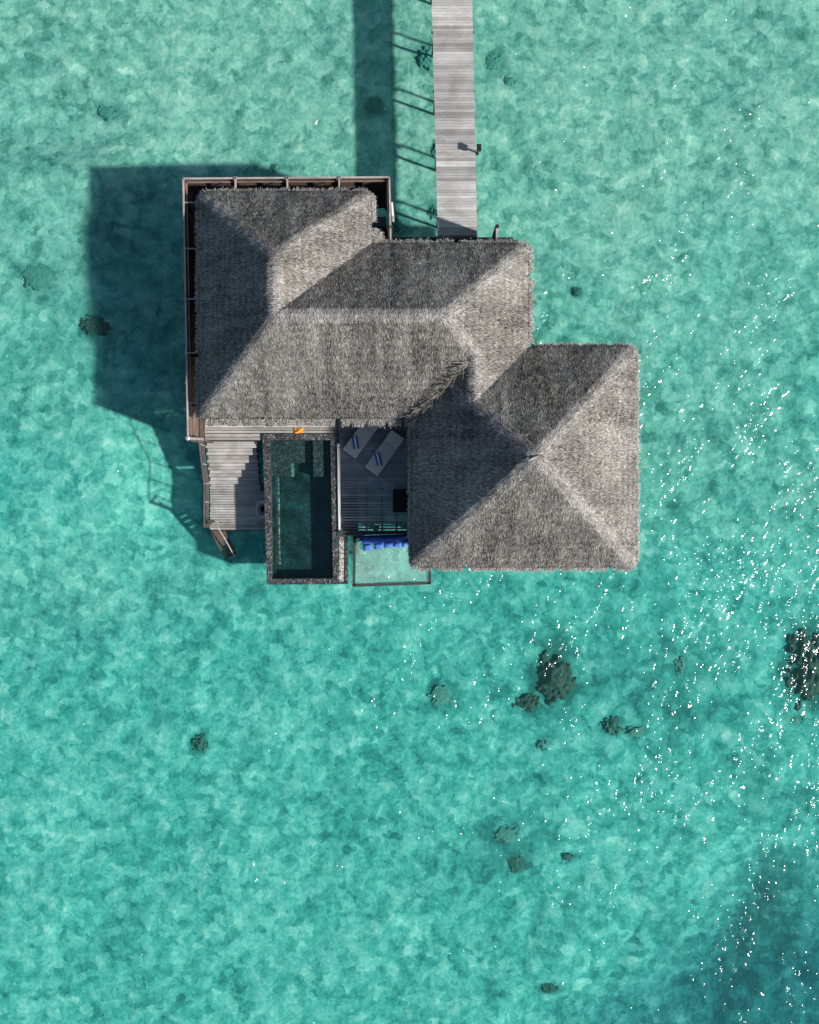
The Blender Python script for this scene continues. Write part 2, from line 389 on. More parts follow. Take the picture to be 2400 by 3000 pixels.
# each hip: x0,x1,y0,y1 and slopes W,E,S,N, group (0 main, 1 pavilion)
HIPS = [(-8.81, -1.60, 3.93, 13.42, S_, S_, S_, .93, 0),
        (-8.81, 5.00, 3.93, 11.25, S_, S_, S_, .90, 0),
        (.22, 5.00, 1.2, 11.0, S_, S_, .9, .9, 0),
        (.10, 9.50, -2.31, 6.93, .868, .868, .93, .845, 1)]
DIRS = np.array([(-1, 0), (1, 0), (0, -1), (0, 1)], float)
def roof(x, y):
    """returns height, plane dir index, hip group, second smallest margin"""
    best = np.full(x.shape, -99.); pid = np.zeros(x.shape, int); grp = np.zeros(x.shape, int)
    ridge = np.full(x.shape, 9.); hid = np.zeros(x.shape, int); sec = np.zeros(x.shape, int); slope = np.zeros(x.shape)
    gh = [np.full(x.shape, -99.), np.full(x.shape, -99.)]
    for k, (x0, x1, y0, y1, sw, se, ss, sn, g) in enumerate(HIPS):
        hs = np.stack([(x - x0) * sw, (x1 - x) * se, (y - y0) * ss, (y1 - y) * sn])
        o = np.sort(hs, 0); a = np.argsort(hs, 0); z = ZE + o[0]
        gh[g] = np.maximum(gh[g], z)
        b = z > best
        best = np.where(b, z, best); pid = np.where(b, a[0], pid); sec = np.where(b, a[1], sec); grp = np.where(b, g, grp)
        ridge = np.where(b, o[1] - o[0], ridge); hid = np.where(b, k, hid)
        slope = np.where(b, np.array([sw, se, ss, sn])[a[0]], slope)
    return best, pid, grp, ridge, sec, slope, gh

def roofz(x, y):
    """rounded ridge height"""
    r = .32; z = roof(x, y)[0]; s = z * 0
    offs = [(-r, 0), (r, 0), (0, -r), (0, r), (-.7 * r, -.7 * r), (.7 * r, .7 * r), (-.7 * r, .7 * r), (.7 * r, -.7 * r), (0, 0)]
    for a, b in offs: s = s + roof(x + a, y + b)[0]
    z = np.minimum(z, s / len(offs) + .02)
    return z + .09 * (fbm(x, y, 1.1, 3, 11) - .5) + .05 * (vnoise(x, y, 4, 17) - .5)

villa = empty('overwater_villa', (-1, 6, DECK), 'thatched overwater villa of joined hipped roofs standing on stilts in turquoise lagoon', 'villa')
HOLE = []
def rounded_in(x, y, x0, x1, y0, y1, r=.38):
    dx = np.maximum(np.maximum(x0 + r - x, x - (x1 - r)), 0); dy = np.maximum(np.maximum(y0 + r - y, y - (y1 - r)), 0)
    return (dx * dx + dy * dy <= r * r) & (x >= x0) & (x <= x1) & (y >= y0) & (y <= y1)
def in_group(x, y, g):
    m = np.zeros(x.shape, bool)
    for h in HIPS:
        if h[8] == g: m |= rounded_in(x, y, *h[:4])
    return m
def roof_mesh(g, name, label):
    st = .06
    bx = (-8.9, 5.1, 1.1, 13.5) if g == 0 else (0, 9.6, -2.4, 7.0)
    gx = np.arange(bx[0], bx[1], st); gy = np.arange(bx[2], bx[3], st)
    X, Y = np.meshgrid(gx, gy); z = roofz(X, Y); gh = roof(X, Y)[6]
    keep = in_group(X, Y, g) & (gh[g] > gh[1 - g] - .10)
    idx = np.arange(X.size).reshape(X.shape)
    k4 = keep[:-1, :-1] & keep[:-1, 1:] & keep[1:, 1:] & keep[1:, :-1]
    Q = np.stack([idx[:-1, :-1], idx[:-1, 1:], idx[1:, 1:], idx[1:, :-1]], -1)[k4]
    V = np.stack([X, Y, z - (.012 if g else 0)], -1).reshape(-1, 3)
    # underside: a second sheet, joined along the border by walls
    n = len(V); V2 = V.copy(); V2[:, 2] -= .28
    Q2 = Q[:, ::-1] + n
    E = np.concatenate([Q[:, [0, 1]], Q[:, [1, 2]], Q[:, [2, 3]], Q[:, [3, 0]]])
    key = np.sort(E, 1); key = key[:, 0].astype(np.int64) * n + key[:, 1]
    u, inv, cnt = np.unique(key, return_inverse=True, return_counts=True); B = E[cnt[inv] == 1]
    Q3 = np.stack([B[:, 1], B[:, 0], B[:, 0] + n, B[:, 1] + n], -1)
    Qa = np.concatenate([Q, Q2, Q3]); used = np.unique(Qa); mp = np.zeros(2 * n, int); mp[used] = np.arange(len(used))
    Va = np.concatenate([V, V2])[used]; Qa = mp[Qa]
    tn = .35 + .4 * rng.random(len(Qa))
    o = np_mesh(name, Va, Qa, tn, M['thatch_under'], villa, smooth=True); tag(o, label)
    return o
roof_main = roof_mesh(0, 'thatched_roof', 'long L shaped grey thatched roof with a north arm')
roof_pav = roof_mesh(1, 'thatched_roof', 'square pyramid shaped grey thatched roof')

def blades(name, mat, parent, P0, D, N, L, Wd, lift, tone):
    """one quad per strand"""
    D = D / np.linalg.norm(D, axis=1, keepdims=True)
    S = np.cross(D, N); S /= np.linalg.norm(S, axis=1, keepdims=True)
    roll = rng.normal(0, .15, len(P0))[:, None]
    S2 = S * np.cos(roll) + N * np.sin(roll)
    hw = (Wd / 2)[:, None]; e = P0 + D * L[:, None] + N * lift[:, None]; P1 = P0 + N * .012
    V = np.stack([P1 - S2 * hw, P1 + S2 * hw, e + S2 * hw * .5, e - S2 * hw * .5], 1).reshape(-1, 3)
    Q = np.arange(len(V)).reshape(-1, 4)
    return np_mesh(name, V, Q, tone, mat, parent)

def thatch_blades(g, parent, dens=760):
    bx = (-8.9, 5.1, 1.1, 13.5) if g == 0 else (0, 9.6, -2.4, 7.0)
    n = int((bx[1] - bx[0]) * (bx[3] - bx[2]) * dens * 1.35)
    x = rng.uniform(bx[0], bx[1], n); y = rng.uniform(bx[2], bx[3], n)
    z, pid, grp, ridge, sec, slope, gh = roof(x, y)
    k = in_group(x, y, g) & (grp == g)
    # cluster: courses and tufts
    x, y, pid, ridge, sec, slope = [a[k] for a in (x, y, pid, ridge, sec, slope)]
    q_ = .32; cv = roof(x, y)[0] - sum(roof(x + a, y + b)[0] for a, b in ((q_, 0), (-q_, 0), (0, q_), (0, -q_), (.7 * q_, .7 * q_), (-.7 * q_, .7 * q_), (.7 * q_, -.7 * q_), (-.7 * q_, -.7 * q_))) / 8
    ridge = np.where(cv > .004, ridge, 9.)
    zz = roofz(x, y); D2 = DIRS[pid]; H2 = DIRS[sec]
    wgt = np.clip(1 - ridge / .6, 0, 1)[:, None] * .85
    opp = (np.sum(D2 * H2, 1) < -.5)[:, None]
    D2 = np.where(opp & (ridge[:, None] < .22) & (rng.random((len(x), 1)) < .5), -D2, D2)
    d2 = np.where(opp, D2, D2 + H2 * wgt)
    d2 /= np.linalg.norm(d2, axis=1, keepdims=True)
    ang = rng.normal(0, .34, len(x)) + (vnoise(x, y, 1.7, 5) - .5) * .4
    ca, sa = np.cos(ang), np.sin(ang)
    d2 = np.stack([d2[:, 0] * ca - d2[:, 1] * sa, d2[:, 0] * sa + d2[:, 1] * ca], 1)
    # surface gradient by finite difference
    e = .08; gxn = (roofz(x + e, y) - roofz(x - e, y)) / (2 * e); gyn = (roofz(x, y + e) - roofz(x, y - e)) / (2 * e)
    gxn = np.clip(gxn, -1.1, 1.1); gyn = np.clip(gyn, -1.1, 1.1)
    N = np.stack([-gxn, -gyn, np.ones_like(x)], 1); N /= np.linalg.norm(N, axis=1, keepdims=True)
    D3 = np.stack([d2[:, 0], d2[:, 1], gxn * d2[:, 0] + gyn * d2[:, 1]], 1)
    edge_d = np.full(len(x), 9.)
    for h in HIPS:
        if h[8] == g:
            hh_ = np.minimum(np.minimum(x - h[0], h[1] - x), np.minimum(y - h[2], h[3] - y)); edge_d = np.where(hh_ >= 0, np.where(edge_d > 8, hh_, np.maximum(edge_d, hh_)), edge_d)
    L = np.minimum(rng.uniform(.06, .18, len(x)), edge_d + .03); Wd = rng.uniform(.009, .025, len(x)); lift = rng.uniform(.0, .014, len(x)) + (rng.random(len(x)) < .015) * .04
    run = np.where(pid < 2, x, y); lat = np.where(pid < 2, y, x)
    course = .5 + .5 * np.sin(2 * np.pi * (run / .27 + .9 * fbm(x, y, 1.2, 2, 8)))
    strk = np.where(pid < 2, vnoise(x * .35, y * 3.6, 1, 12), vnoise(x * 3.6, y * .35, 1, 13))
    tone = .0 + .74 * rng.random(len(x)) ** 1.6 + np.where(pid < 2, .13, .09) * course + .26 * (strk - .5) + .45 * (fbm(x, y, .7, 4, 9) - .5)
    tone += np.clip(1.6 - ridge / .30, 0, 1) * np.where(opp[:, 0], .34, .22) + (rng.random(len(x)) < .03) * .35
    P0 = np.stack([x, y, zz], 1)
    o = blades('thatch', M['thatch'], parent, P0, D3, N, L, Wd, lift, np.clip(tone, 0, 1))
    return o
thatch_blades(0, roof_main); thatch_blades(1, roof_pav)

def arc_path(pts, r=.38):
    """polyline with rounded convex corners, world xy"""
    out = []
    n = len(pts)
    for i, p in enumerate(pts):
        p = Vector(p)
        if i in (0, n - 1): out.append(p); continue
        a = (Vector(pts[i - 1]) - p).normalized(); b = (Vector(pts[i + 1]) - p).normalized()
        for k in range(7):
            t = k / 6; q = (p + a * r) * (1 - t) ** 2 + p * 2 * t * (1 - t) + (p + b * r) * t * t
            out.append(q)
    return out
def fringe(path, parent, seed, gaps=.0, wid=.24, label=None):
    """drip course of trimmed thatch along an eave; path runs clockwise so outward is to its left"""
    r = np.random.default_rng(seed); seg = []
    for a, b in zip(path[:-1], path[1:]): seg.append((a, b, (b - a).length))
    tot = sum(s[2] for s in seg); ds = .07; n = int(tot / ds)
    pts = []; nor = []
    for i in range(n):
        d = i * ds
        for a, b, l in seg:
            if d <= l: break
            d -= l
        t = (b - a) / l; pts.append(a + t * d); nor.append(Vector((-t.y, t.x)))
    pts = np.array(pts); nor = np.array(nor); s = np.arange(n) * ds
    wv = wid * (.82 + .4 * fbm(s, s * 0, 1.6, 3, seed)); on = np.ones(n, bool)
    p = r.uniform(.2, .8)
    while p < tot:
        g = r.uniform(.03, .09) if r.random() < gaps else 0
        wv *= np.where(np.abs(s - p) < .05 + g, .45 if g == 0 else .02, 1); p += r.uniform(.45, 1.1)
    # roll: cross section of 5 points
    prof = [(-.22, -.02), (.0, .0), (.55, -.03), (1, -.12), (.9, -.26), (-.2, -.30)]
    V = []
    for (u, z) in prof:
        off = np.where(u > 0, u * wv, u); q = pts + nor * off[:, None]
        V.append(np.column_stack([q, np.full(n, ZE - .16 + z) + .03 * (vnoise(s, s * 0 + u, 3, seed) - .5)]))
    V = np.stack(V, 1).reshape(-1, 3); m = len(prof); i = np.arange(n * m).reshape(n, m)
    Q = np.stack([i[:-1, :-1], i[:-1, 1:], i[1:, 1:], i[1:, :-1]], -1).reshape(-1, 4)
    o = np_mesh('eave_fringe', V, Q, .3 + .3 * r.random(len(Q)), M['thatch_under'], parent, smooth=True)
    mb = MB(); mb.tube([(p_[0] - q_[0] * .0, p_[1] - q_[1] * .0, ZE - .07) for p_, q_ in zip(pts[::3], nor[::3])], .022, 5, .1); mb.build('groove_shade', M['dark'], o)  # dark tube put in for the shaded groove between roof edge and fringe
    k = int(tot * 150); ii = r.integers(0, n, k); u = r.uniform(-.15, .95, k)
    Pb = pts[ii] + nor[ii] * (u * wv[ii])[:, None] + r.normal(0, .03, (k, 2))
    zb = ZE - .15 - .08 * np.clip(u, 0, 1) ** 2
    ang = r.normal(0, .38, k); ca, sa = np.cos(ang), np.sin(ang); d = nor[ii]
    D = np.column_stack([d[:, 0] * ca - d[:, 1] * sa, d[:, 0] * sa + d[:, 1] * ca, -.25 - .5 * np.clip(u, 0, 1) + r.normal(0, .15, k)])
    N = np.column_stack([nor[ii] * .35, np.full(k, .94)])
    ok = wv[ii] > wid * .15
    tone = np.clip(.25 + .6 * r.random(k) + .15 * (vnoise(s[ii], s[ii] * 0, 2, seed) - .5), 0, 1)
    L = r.uniform(.04, .10, k)
    blades('thatch', M['fringe'], o, np.column_stack([Pb, zb])[ok], D[ok], N[ok], L[ok], r.uniform(.012, .034, k)[ok], r.uniform(0, .03, k)[ok], tone[ok])
    return o
# counter-clockwise seen from above would put outward right; run clockwise => left is outward
fringe(arc_path([(5.0, 7.05), (5.0, 11.25), (-1.62, 11.25)][::-1] if False else [(-1.45, 11.25), (5.0, 11.25), (5.0, 7.0)]), roof_main, 3, .15, .20)
fringe(arc_path([(-8.81, 3.93), (-8.81, 13.42), (-1.60, 13.42), (-1.60, 11.3)]), roof_main, 5, .08, .18)
fringe(arc_path([(.25, 3.93), (-8.6, 3.93)]), roof_main, 6, .55, .30)
fringe(arc_path([(5.15, 6.93), (9.5, 6.93), (9.5, -2.31), (.10, -2.31), (.10, 3.8)]), roof_pav, 8, .12, .15)

# stray tufts in the valley and at the eave notch
def tuft(cx, cy, z, n, spread, L0, parent, seed, d=None, name='thatch', mat='fringe', dark=0):
    r = np.random.default_rng(seed)
    Pt = np.column_stack([r.normal(cx, spread, n), r.normal(cy, spread, n), r.uniform(z - .05, z + .15, n)])
    a = r.uniform(0, 2 * np.pi, n) if d is None else r.normal(d, .5, n)
    D = np.column_stack([np.cos(a), np.sin(a), r.normal(-.2, .25, n)]); N = np.tile((0, 0, 1.), (n, 1))
    return blades(name, M[mat], parent, Pt, D, N, r.uniform(.4, 1, n) * L0, r.uniform(.012, .03, n), r.uniform(0, .1, n), np.clip(r.random(n) * .8 + .2 - dark, 0, 1))
tf = tuft(-1.42, 11.55, 3.85, 420, .13, .22, roof_main, 4, name='thatch_tuft')
vx = np.linspace(.25, 2.3, 15)
for i, q in enumerate(vx):
    yv = 3.93 + (q - .22) * .98
    tuft(q, yv, float(roofz(np.array([q]), np.array([yv]))[0]) + .05, 26, .10, .5, roof_main, 60 + i, d=math.radians(205), name='thatch_tuft', mat='thatch', dark=.25)
# apex cap
mb = MB(); ap = (4.83, 2.10); za = float(roofz(np.array([4.8]), np.array([2.1]))[0])
mb.tube([(ap[0] - .34, ap[1] - .16, za - .12), (ap[0] - .1, ap[1] - .04, za + .06), (ap[0] + .08, ap[1] + .04, za + .02)], [.015, .055, .02], 8, .6)
mb.build('apex_cap', M['fringe'], roof_pav, smooth=True)

# ------------------------------------------------------------------ villa body
def wallbox(name, x0, x1, y0, y1, z0, z1, mat='wall', parent=villa, tone=.5):
    mb = MB(); mb.box(x0, x1, y0, y1, z0, z1, tone); return mb.build(name, M[mat], parent)
wl = wallbox('wall', -7.0, -2.5, 4.9, 12.0, DECK + .004, 4.45); tag(wl, 'brown timber wall of the left wing')
w2 = wallbox('wall', -2.497, 4.1, 4.9, 10.3, DECK + .004, 4.45)
w3 = wallbox('wall', 1.1, 8.5, -1.3, 4.6, DECK + .004, 4.45); tag(w3, 'brown timber wall under the pyramid roof')
for (x0, x1, y0, y1, par) in [(-6.5, -3.3, 4.86, 4.9, wl), (-2.0, 0.1, 4.86, 4.9, w2), (1.06, 1.1, -.8, 3.0, w3), (2.0, 7.5, -1.34, -1.3, w3), (8.5, 8.54, -.5, 3.5, w3), (4.1, 4.14, 6.9, 9.5, w2), (1.3, 2.4, 10.3, 10.34, w2)]:
    fr = wallbox('door' if (x0, y0) == (1.3, 10.3) else 'window', x0, x1, y0, y1, DECK + .1, 3.7, 'greyrail', par)
    g_ = .03
    if x1 - x0 > y1 - y0:
        s_ = -1 if y0 < 5 else 1; yy = y0 if s_ < 0 else y1
        n_ = max(2, int((x1 - x0) / 1.2)); wd_ = (x1 - x0) / n_
        for i in range(n_): wallbox('pane', x0 + i * wd_ + .06, x0 + (i + 1) * wd_ - .06, min(yy, yy + s_ * .004), max(yy, yy + s_ * .004), DECK + .2, 3.6, 'glass', fr)
    else:
        s_ = -1 if x0 < 3 else 1; xx = x0 if s_ < 0 else x1
        n_ = max(2, int((y1 - y0) / 1.2)); wd_ = (y1 - y0) / n_
        for i in range(n_): wallbox('pane', min(xx, xx + s_ * .004), max(xx, xx + s_ * .004), y0 + i * wd_ + .06, y0 + (i + 1) * wd_ - .06, DECK + .2, 3.6, 'glass', fr)
mb = MB(); mb.box(-7.6, 4.6, 4.55, 12.2, DECK - .35, DECK - .004); mb.box(.9, 9.0, -1.8, 4.54, DECK - .35, DECK - .004)
mb.build('floor', M['dark'], villa)
pile_m = None
def pile(x, y, z1, parent, r=.14):
    global pile_m
    if pile_m is None:
        mb = MB(); mb.tube([(0, 0, 0), (0, 0, 1)], 1, 12, .5); o = mb.build('pile', M['pile'], parent, smooth=False); pile_m = o.data
    else:
        o = bpy.data.objects.new('pile', pile_m); C.collection.objects.link(o); o.parent = parent
    o.matrix_parent_inverse = parent_matrix(parent).inverted()
    o.location = (x, y, BED - .6); o.scale = (r, r, z1 - BED + .6)
    return o
for x in (-7.2, -4.8, -2.4, 0, 2.2, 4.2):
    for y in (4.9, 7.6, 10.2, 11.9):
        if y > 11 and x > -2: continue
        pile(x, y, DECK - .36, villa)
for x in (1.6, 4.8, 8.4):
    for y in (-1.2, 1.8): pile(x, y, DECK - .36, villa)

# ------------------------------------------------------------------ decking
def boards(mb, TL, TR, BR, BL, z, pitch, gap, th=.035, seed=0, bands=.35, cut=None):
    """planks running across between a left and right edge; corners are world xy"""
    r = random.Random(seed); TL, TR, BR, BL = map(Vector, (TL, TR, BR, BL))
    n = max(1, round(((TL - BL).length + (TR - BR).length) / 2 / pitch))
    g = gap / (n * pitch); band = .5
    for i in range(n):
        a, b = i / n, (i + 1) / n - g
        l0, l1, r0, r1 = TL.lerp(BL, a), TL.lerp(BL, b), TR.lerp(BR, a), TR.lerp(BR, b)
        if r.random() < .35: band = r.random()
        tn = min(1, max(0, band * bands + r.random() * (1 - bands)))
        e = r.uniform(-.012, .012); l0 = l0 + Vector((e, 0)); l1 = l1 + Vector((e, 0))
        dz = r.uniform(-.003, .003)
        segs = [(0, 1)]
        if cut:
            segs = cut((l0.y + l1.y) / 2, l0.x, r0.x)
        for (u0, u1) in segs:
            mb.prism([tuple(l0.lerp(r0, u0)), tuple(l1.lerp(r1, u0)), tuple(l1.lerp(r1, u1)), tuple(l0.lerp(r0, u1))], z - th, z + dz, tn)
def q(px, py, z): return P(px, py, z)[:2]

# jetty
jl = lambda py: 1265 + 18 * py / 690; jr = lambda py: 1384 + 14 * py / 690
jetty = empty('jetty', P(1330, 300, DECK), 'straight jetty of weathered grey cross planks leading to the villa', 'jetty')
mb = MB(); y0p, y1p = -1400, 691
boards(mb, q(jl(y0p), y0p, DECK), q(jr(y0p), y0p, DECK), q(jr(y1p), y1p, DECK), q(jl(y1p), y1p, DECK), DECK, .128, .013, seed=3, bands=.5)
mb.build('decking', M['jetty'], jetty)
mb = MB()
boards(mb, q(1283, 686, DECK - .12), q(1398, 686, DECK - .12), q(1402, 790, DECK - .12), q(1286, 790, DECK - .12), DECK - .12, .128, .012, seed=4)
tag(mb.build('decking', M['deck'], jetty), 'lower shaded threshold boards at the villa end')
for off in (3, -3):
    mb = MB(); fn = (jl if off > 0 else jr)
    a = P(fn(y0p) + off * 4, y0p, DECK - .16); b = P(fn(y1p) + off * 4, y1p, DECK - .16); mb.bar(a, b, .10, .22, .3); mb.build('stringer', M['pile'], jetty)
for py in (-1270, -1100, -930, -760, -590, -420, -250, -75, 95, 268, 442, 618):
    a = P(jl(py) - 3, py, DECK - .36); b = P(jr(py) + 3, py, DECK - .36)
    mb = MB(); mb.bar(a, b, .08, .12, .3); mb.build('cross_beam', M['pile'], jetty)
    pile(a[0] + .12, a[1], DECK - .28, jetty, .06); pile(b[0] - .12, b[1], DECK - .28, jetty, .06)

# lamp on the jetty edge
lp = P(1400, 447, DECK); lamp = empty('bollard_lamp', (lp[0], lp[1], DECK - .1), 'small dark box lantern on a short post at the right edge of the jetty', 'lamp')
mb = MB(); mb.box(lp[0] - .035, lp[0] + .035, lp[1] - .035, lp[1] + .035, DECK - .25, DECK + .42); mb.box(lp[0] - .1, lp[0] + .05, lp[1] - .05, lp[1] + .05, DECK - .2, DECK - .06); mb.build('post', M['metal'], lamp)
mb = MB(); mb.box(lp[0] - .07, lp[0] + .10, lp[1] - .12, lp[1] + .14, DECK + .421, DECK + .60); mb.build('lantern', M['metal'], lamp, bevel=.01)
mb = MB(); mb.box(lp[0] - .09, lp[0] + .12, lp[1] - .14, lp[1] + .16, DECK + .601, DECK + .62); mb.build('lamp_lid', M['dark'], lamp)

# post with rail beside the entrance
ep = P(1457, 662, 3.45)
er = empty('entrance_railing', (ep[0], ep[1], DECK), 'short dark post with a pinkish brown rail poking out from the roof beside jetty end', 'railing')
mb = MB(); mb.tube([(ep[0], ep[1], BED - .3), (ep[0], ep[1], 3.45)], .085, 10, .3); mb.build('post', M['dark'], er)
mb = MB(); mb.bar((ep[0], ep[1] - .05, 3.36), (ep[0] + .02, ep[1] - 2.0, 3.36), .10, .06, .95); mb.build('rail', M['greyrail'], er)
mb = MB(); mb.bar((ep[0] - .02, ep[1] - .1, 1.45), (ep[0], ep[1] - 2.4, 1.45), .10, .10, .2); mb.build('lower_rail', M['dark'], er)
mb = MB(); mb.bar((ep[0] - .01, ep[1] - .09, 2.42), (ep[0] - .01, ep[1] - 2.0, 2.42), .05, 1.8, .2); mb.build('panel', M['brown'], er)

# main deck
XD0 = P(601, 1290, DECK)[0]
def qd(px, py): return q(px, py, DECK)
sun_deck = empty('sun_deck', P(1090, 1400, DECK), 'weathered grey plank deck around the pool, shaded under the pyramid roof eave', 'deck')
mb = MB()
boards(mb, qd(600, 1180), qd(985, 1180), qd(987, 1270), qd(600, 1270), DECK, .122, .020, seed=11)
boards(mb, qd(600, 1271), qd(768, 1271), qd(768, 1291), qd(601, 1291), DECK, .122, .020, seed=12)
mb.build('decking', M['deck'], sun_deck)
# shaded east part: last third has open slots
hx0, hx1, hy0, hy1 = 1151, 1203, 1432, 1501
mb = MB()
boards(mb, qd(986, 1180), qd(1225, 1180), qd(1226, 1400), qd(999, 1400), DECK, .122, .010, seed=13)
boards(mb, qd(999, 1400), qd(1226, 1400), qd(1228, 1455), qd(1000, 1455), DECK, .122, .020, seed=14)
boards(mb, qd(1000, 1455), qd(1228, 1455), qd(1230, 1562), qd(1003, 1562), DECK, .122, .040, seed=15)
tag(mb.build('decking', M['deckshade'], sun_deck), 'shaded boards with open slots towards the net')
mb = MB()
for px in (1046, 1073, 1119, 1161, 1192):
    a = P(px, 1405, DECK - .10); b = P(px + 1, 1562, DECK - .10); mb.bar(a, b, .09, .12, .2)
mb.bar(P(1022, 1410, DECK - .1), P(1024, 1562, DECK - .1), .62, .12, .2)
mb.build('joist', M['dark'], sun_deck)
mb = MB(); a = P(1068, 1563, DECK + .16); b = P(1215, 1559, DECK + .16); mb.bar(a, b, .13, .42, .2); mb.build('edge_beam', M['dark'], sun_deck)
mb = MB(); a = P(988, 1566, DECK - .02); b = P(1070, 1564, DECK - .02); mb.bar(a, b, .12, .28, .6); mb.bar(P(998, 1559, DECK + .25), P(1068, 1557, DECK + .25), .09, .09, .1); mb.build('edge_beam', M['frame'], sun_deck)
for (a, b) in [((600, 1292), (768, 1292))]:
    mb = MB(); mb.bar(P(*a, DECK - .10), P(*b, DECK - .10), .05, .16, .1); mb.build('fascia', M['dark'], sun_deck)
for (px, py) in [(612, 1280), (690, 1262), (760, 1262), (1010, 1300), (1100, 1300), (1010, 1550), (1100, 1550), (1200, 1550), (1010, 1430), (1195, 1430)]:
    p = P(px, py, DECK); pile(p[0], p[1], DECK - .18, sun_deck, .11)

# stairs and landing
ZL = .40; XL = P(601, 1290, DECK)[0]; XR = P(752, 1290, DECK)[0]; XP = P(771, 1290, DECK)[0]
stairs = empty('deck_stairs', (XL, P(0, 1290, DECK)[1], ZL), 'wide weathered plank steps going down from the pool deck to the landing', 'stairs')
sy = [1291.5, 1313, 1334, 1357, 1377, 1398, 1419]; nst = 7
for i in range(6):
    z = DECK - (i + 1) * (DECK - ZL) / nst; zp = DECK - i * (DECK - ZL) / nst
    ya = P(0, sy[i], zp)[1]; yb = P(0, sy[i + 1], z)[1]
    mb = MB(); boards(mb, (XL, ya), (XR, ya), (XR, yb), (XL, yb), z, (ya - yb) / 3 if i < 1 else (ya - yb) / 2, .014, seed=20 + i); mb.build('tread', M['deck'], stairs)
    mb = MB(); mb.box(XL + .02, XR - .02, ya + .002, ya + .02, z - .1, zp - .04, .2); mb.build('riser', M['dark'], stairs)
ye = P(0, 1419, ZL)[1]; yl = P(0, 1553, ZL)[1]
mb = MB(); mb.bar((XL + .03, P(0, 1291, DECK)[1], DECK - .2), (XL + .03, ye, ZL - .05), .06, .26, .2); mb.build('stringer', M['brown'], stairs)
mb = MB(); mb.bar((XR - .03, P(0, 1291, DECK)[1], DECK - .2), (XR - .03, ye, ZL - .05), .06, .26, .2); mb.build('stringer', M['brown'], stairs)
landing = empty('landing_deck', (XL, ye, ZL), 'low weathered plank landing left of the pool, half in shade', 'deck')
mb = MB(); xe = P(771, 1290, 1.6)[0]
boards(mb, (XL, ye - .004), (XR, ye - .004), (XR + .01, ye - .35), (XL, ye - .35), ZL, .118, .022, seed=40)
boards(mb, (XL, ye - .352), (xe + .02, ye - .352), (xe + .14, yl), (XL, yl), ZL, .118, .022, seed=41)
mb.build('decking', M['deck'], landing)
mb = MB(); mb.box(XL, xe + .1, yl - .03, yl - .002, ZL - .2, ZL - .03); mb.build('fascia', M['dark'], landing)
for x in (XL + .2, xe - .3):
    for y in (ye - .2, yl + .2): pile(x, y, ZL - .05, landing, .10)

# stair railing
rl = empty('stair_railing', (XL, ye, ZL), 'slim brown railing with pale posts along the left side of the deck steps', 'railing')
rh = 1.0
pts = [(1303, DECK - .1), (1360, DECK - .55), (1417, ZL), (1471, ZL), (1537, ZL)]
tops = []
for py, zb in pts:
    yy = P(0, py, zb + .5)[1]; xo = XL - .05
    mb = MB(); mb.bar((xo, yy, zb - .1), (xo, yy, zb + rh), .035, .035, .95); mb.build('post', M['greyrail'], rl)
    tops.append((xo, yy, zb + rh))
mb = MB()
st = (XL - .05, P(0, 1290, DECK + rh)[1] , DECK + rh)
path = [st] + tops
for a, b in zip(path[:-1], path[1:]): mb.bar(a, b, .065, .035, .4)
mb.build('handrail', M['brownx'], rl)
mb = MB()
for hh in (.25, .5, .75):
    for a, b in zip(path[:-1], path[1:]): mb.tube([(a[0] + .03, a[1], a[2] - rh + hh), (b[0] + .03, b[1], b[2] - rh + hh)], .006, 5, .9)
mb.build('cable', M['greyrail'], rl)

# boarding steps into the sea
A = Vector(P(628, 1536, ZL)); B = Vector(P(676, 1632, -.45)); d = (B - A); dh = Vector((d.x, d.y, 0)).normalized(); sd = Vector((dh.y, -dh.x, 0))
ss = empty('sea_stairs', A, 'steep dark brown boarding steps dipping from the landing corner into the sea', 'stairs')
wd = .27
for k, s in enumerate((-1, 1)):
    mb = MB(); mb.bar(A + sd * s * wd + Vector((0, 0, -.05)), B + sd * s * wd + Vector((0, 0, -.1)), .06, .18, .35); mb.build('stringer', M['brown'], ss)
for i in range(8):
    c = A.lerp(B, (i + .5) / 8); mb = MB()
    mb.bar(c - sd * (wd - .03), c + sd * (wd - .03), .20, .035, .9 - i * .08); mb.build('tread', M['brown'], ss)
for k, s in enumerate((1,)):
    mb = MB(); h0 = A + sd * -s * 0 
    s = -1; a0 = A + sd * wd * s
    pth = [a0 + Vector((0, 0, .05)) + dh * .1, a0 + Vector((0, 0, .9)) - dh * .02, a0 + dh * .25 + Vector((0, 0, .92)), A.lerp(B, .5) + sd * wd * s + Vector((0, 0, .75)), B + sd * wd * s + Vector((0, 0, .55)), B + sd * wd * s + Vector((0, 0, .0))]
    mb.tube(pth, .028, 8, .9); mb.build('handrail', M['greyrail'], ss)
mb = MB(); a0 = A + sd * wd; mb.bar(a0 + Vector((0, 0, 0)), a0 + Vector((0, 0, .95)), .09, .09, .3); mb.bar(a0 + Vector((0, 0, .92)), a0 - sd * .5 + dh * -.1 + Vector((0, 0, .92)), .12, .05, .4); mb.build('gate_post', M['brown'], ss)

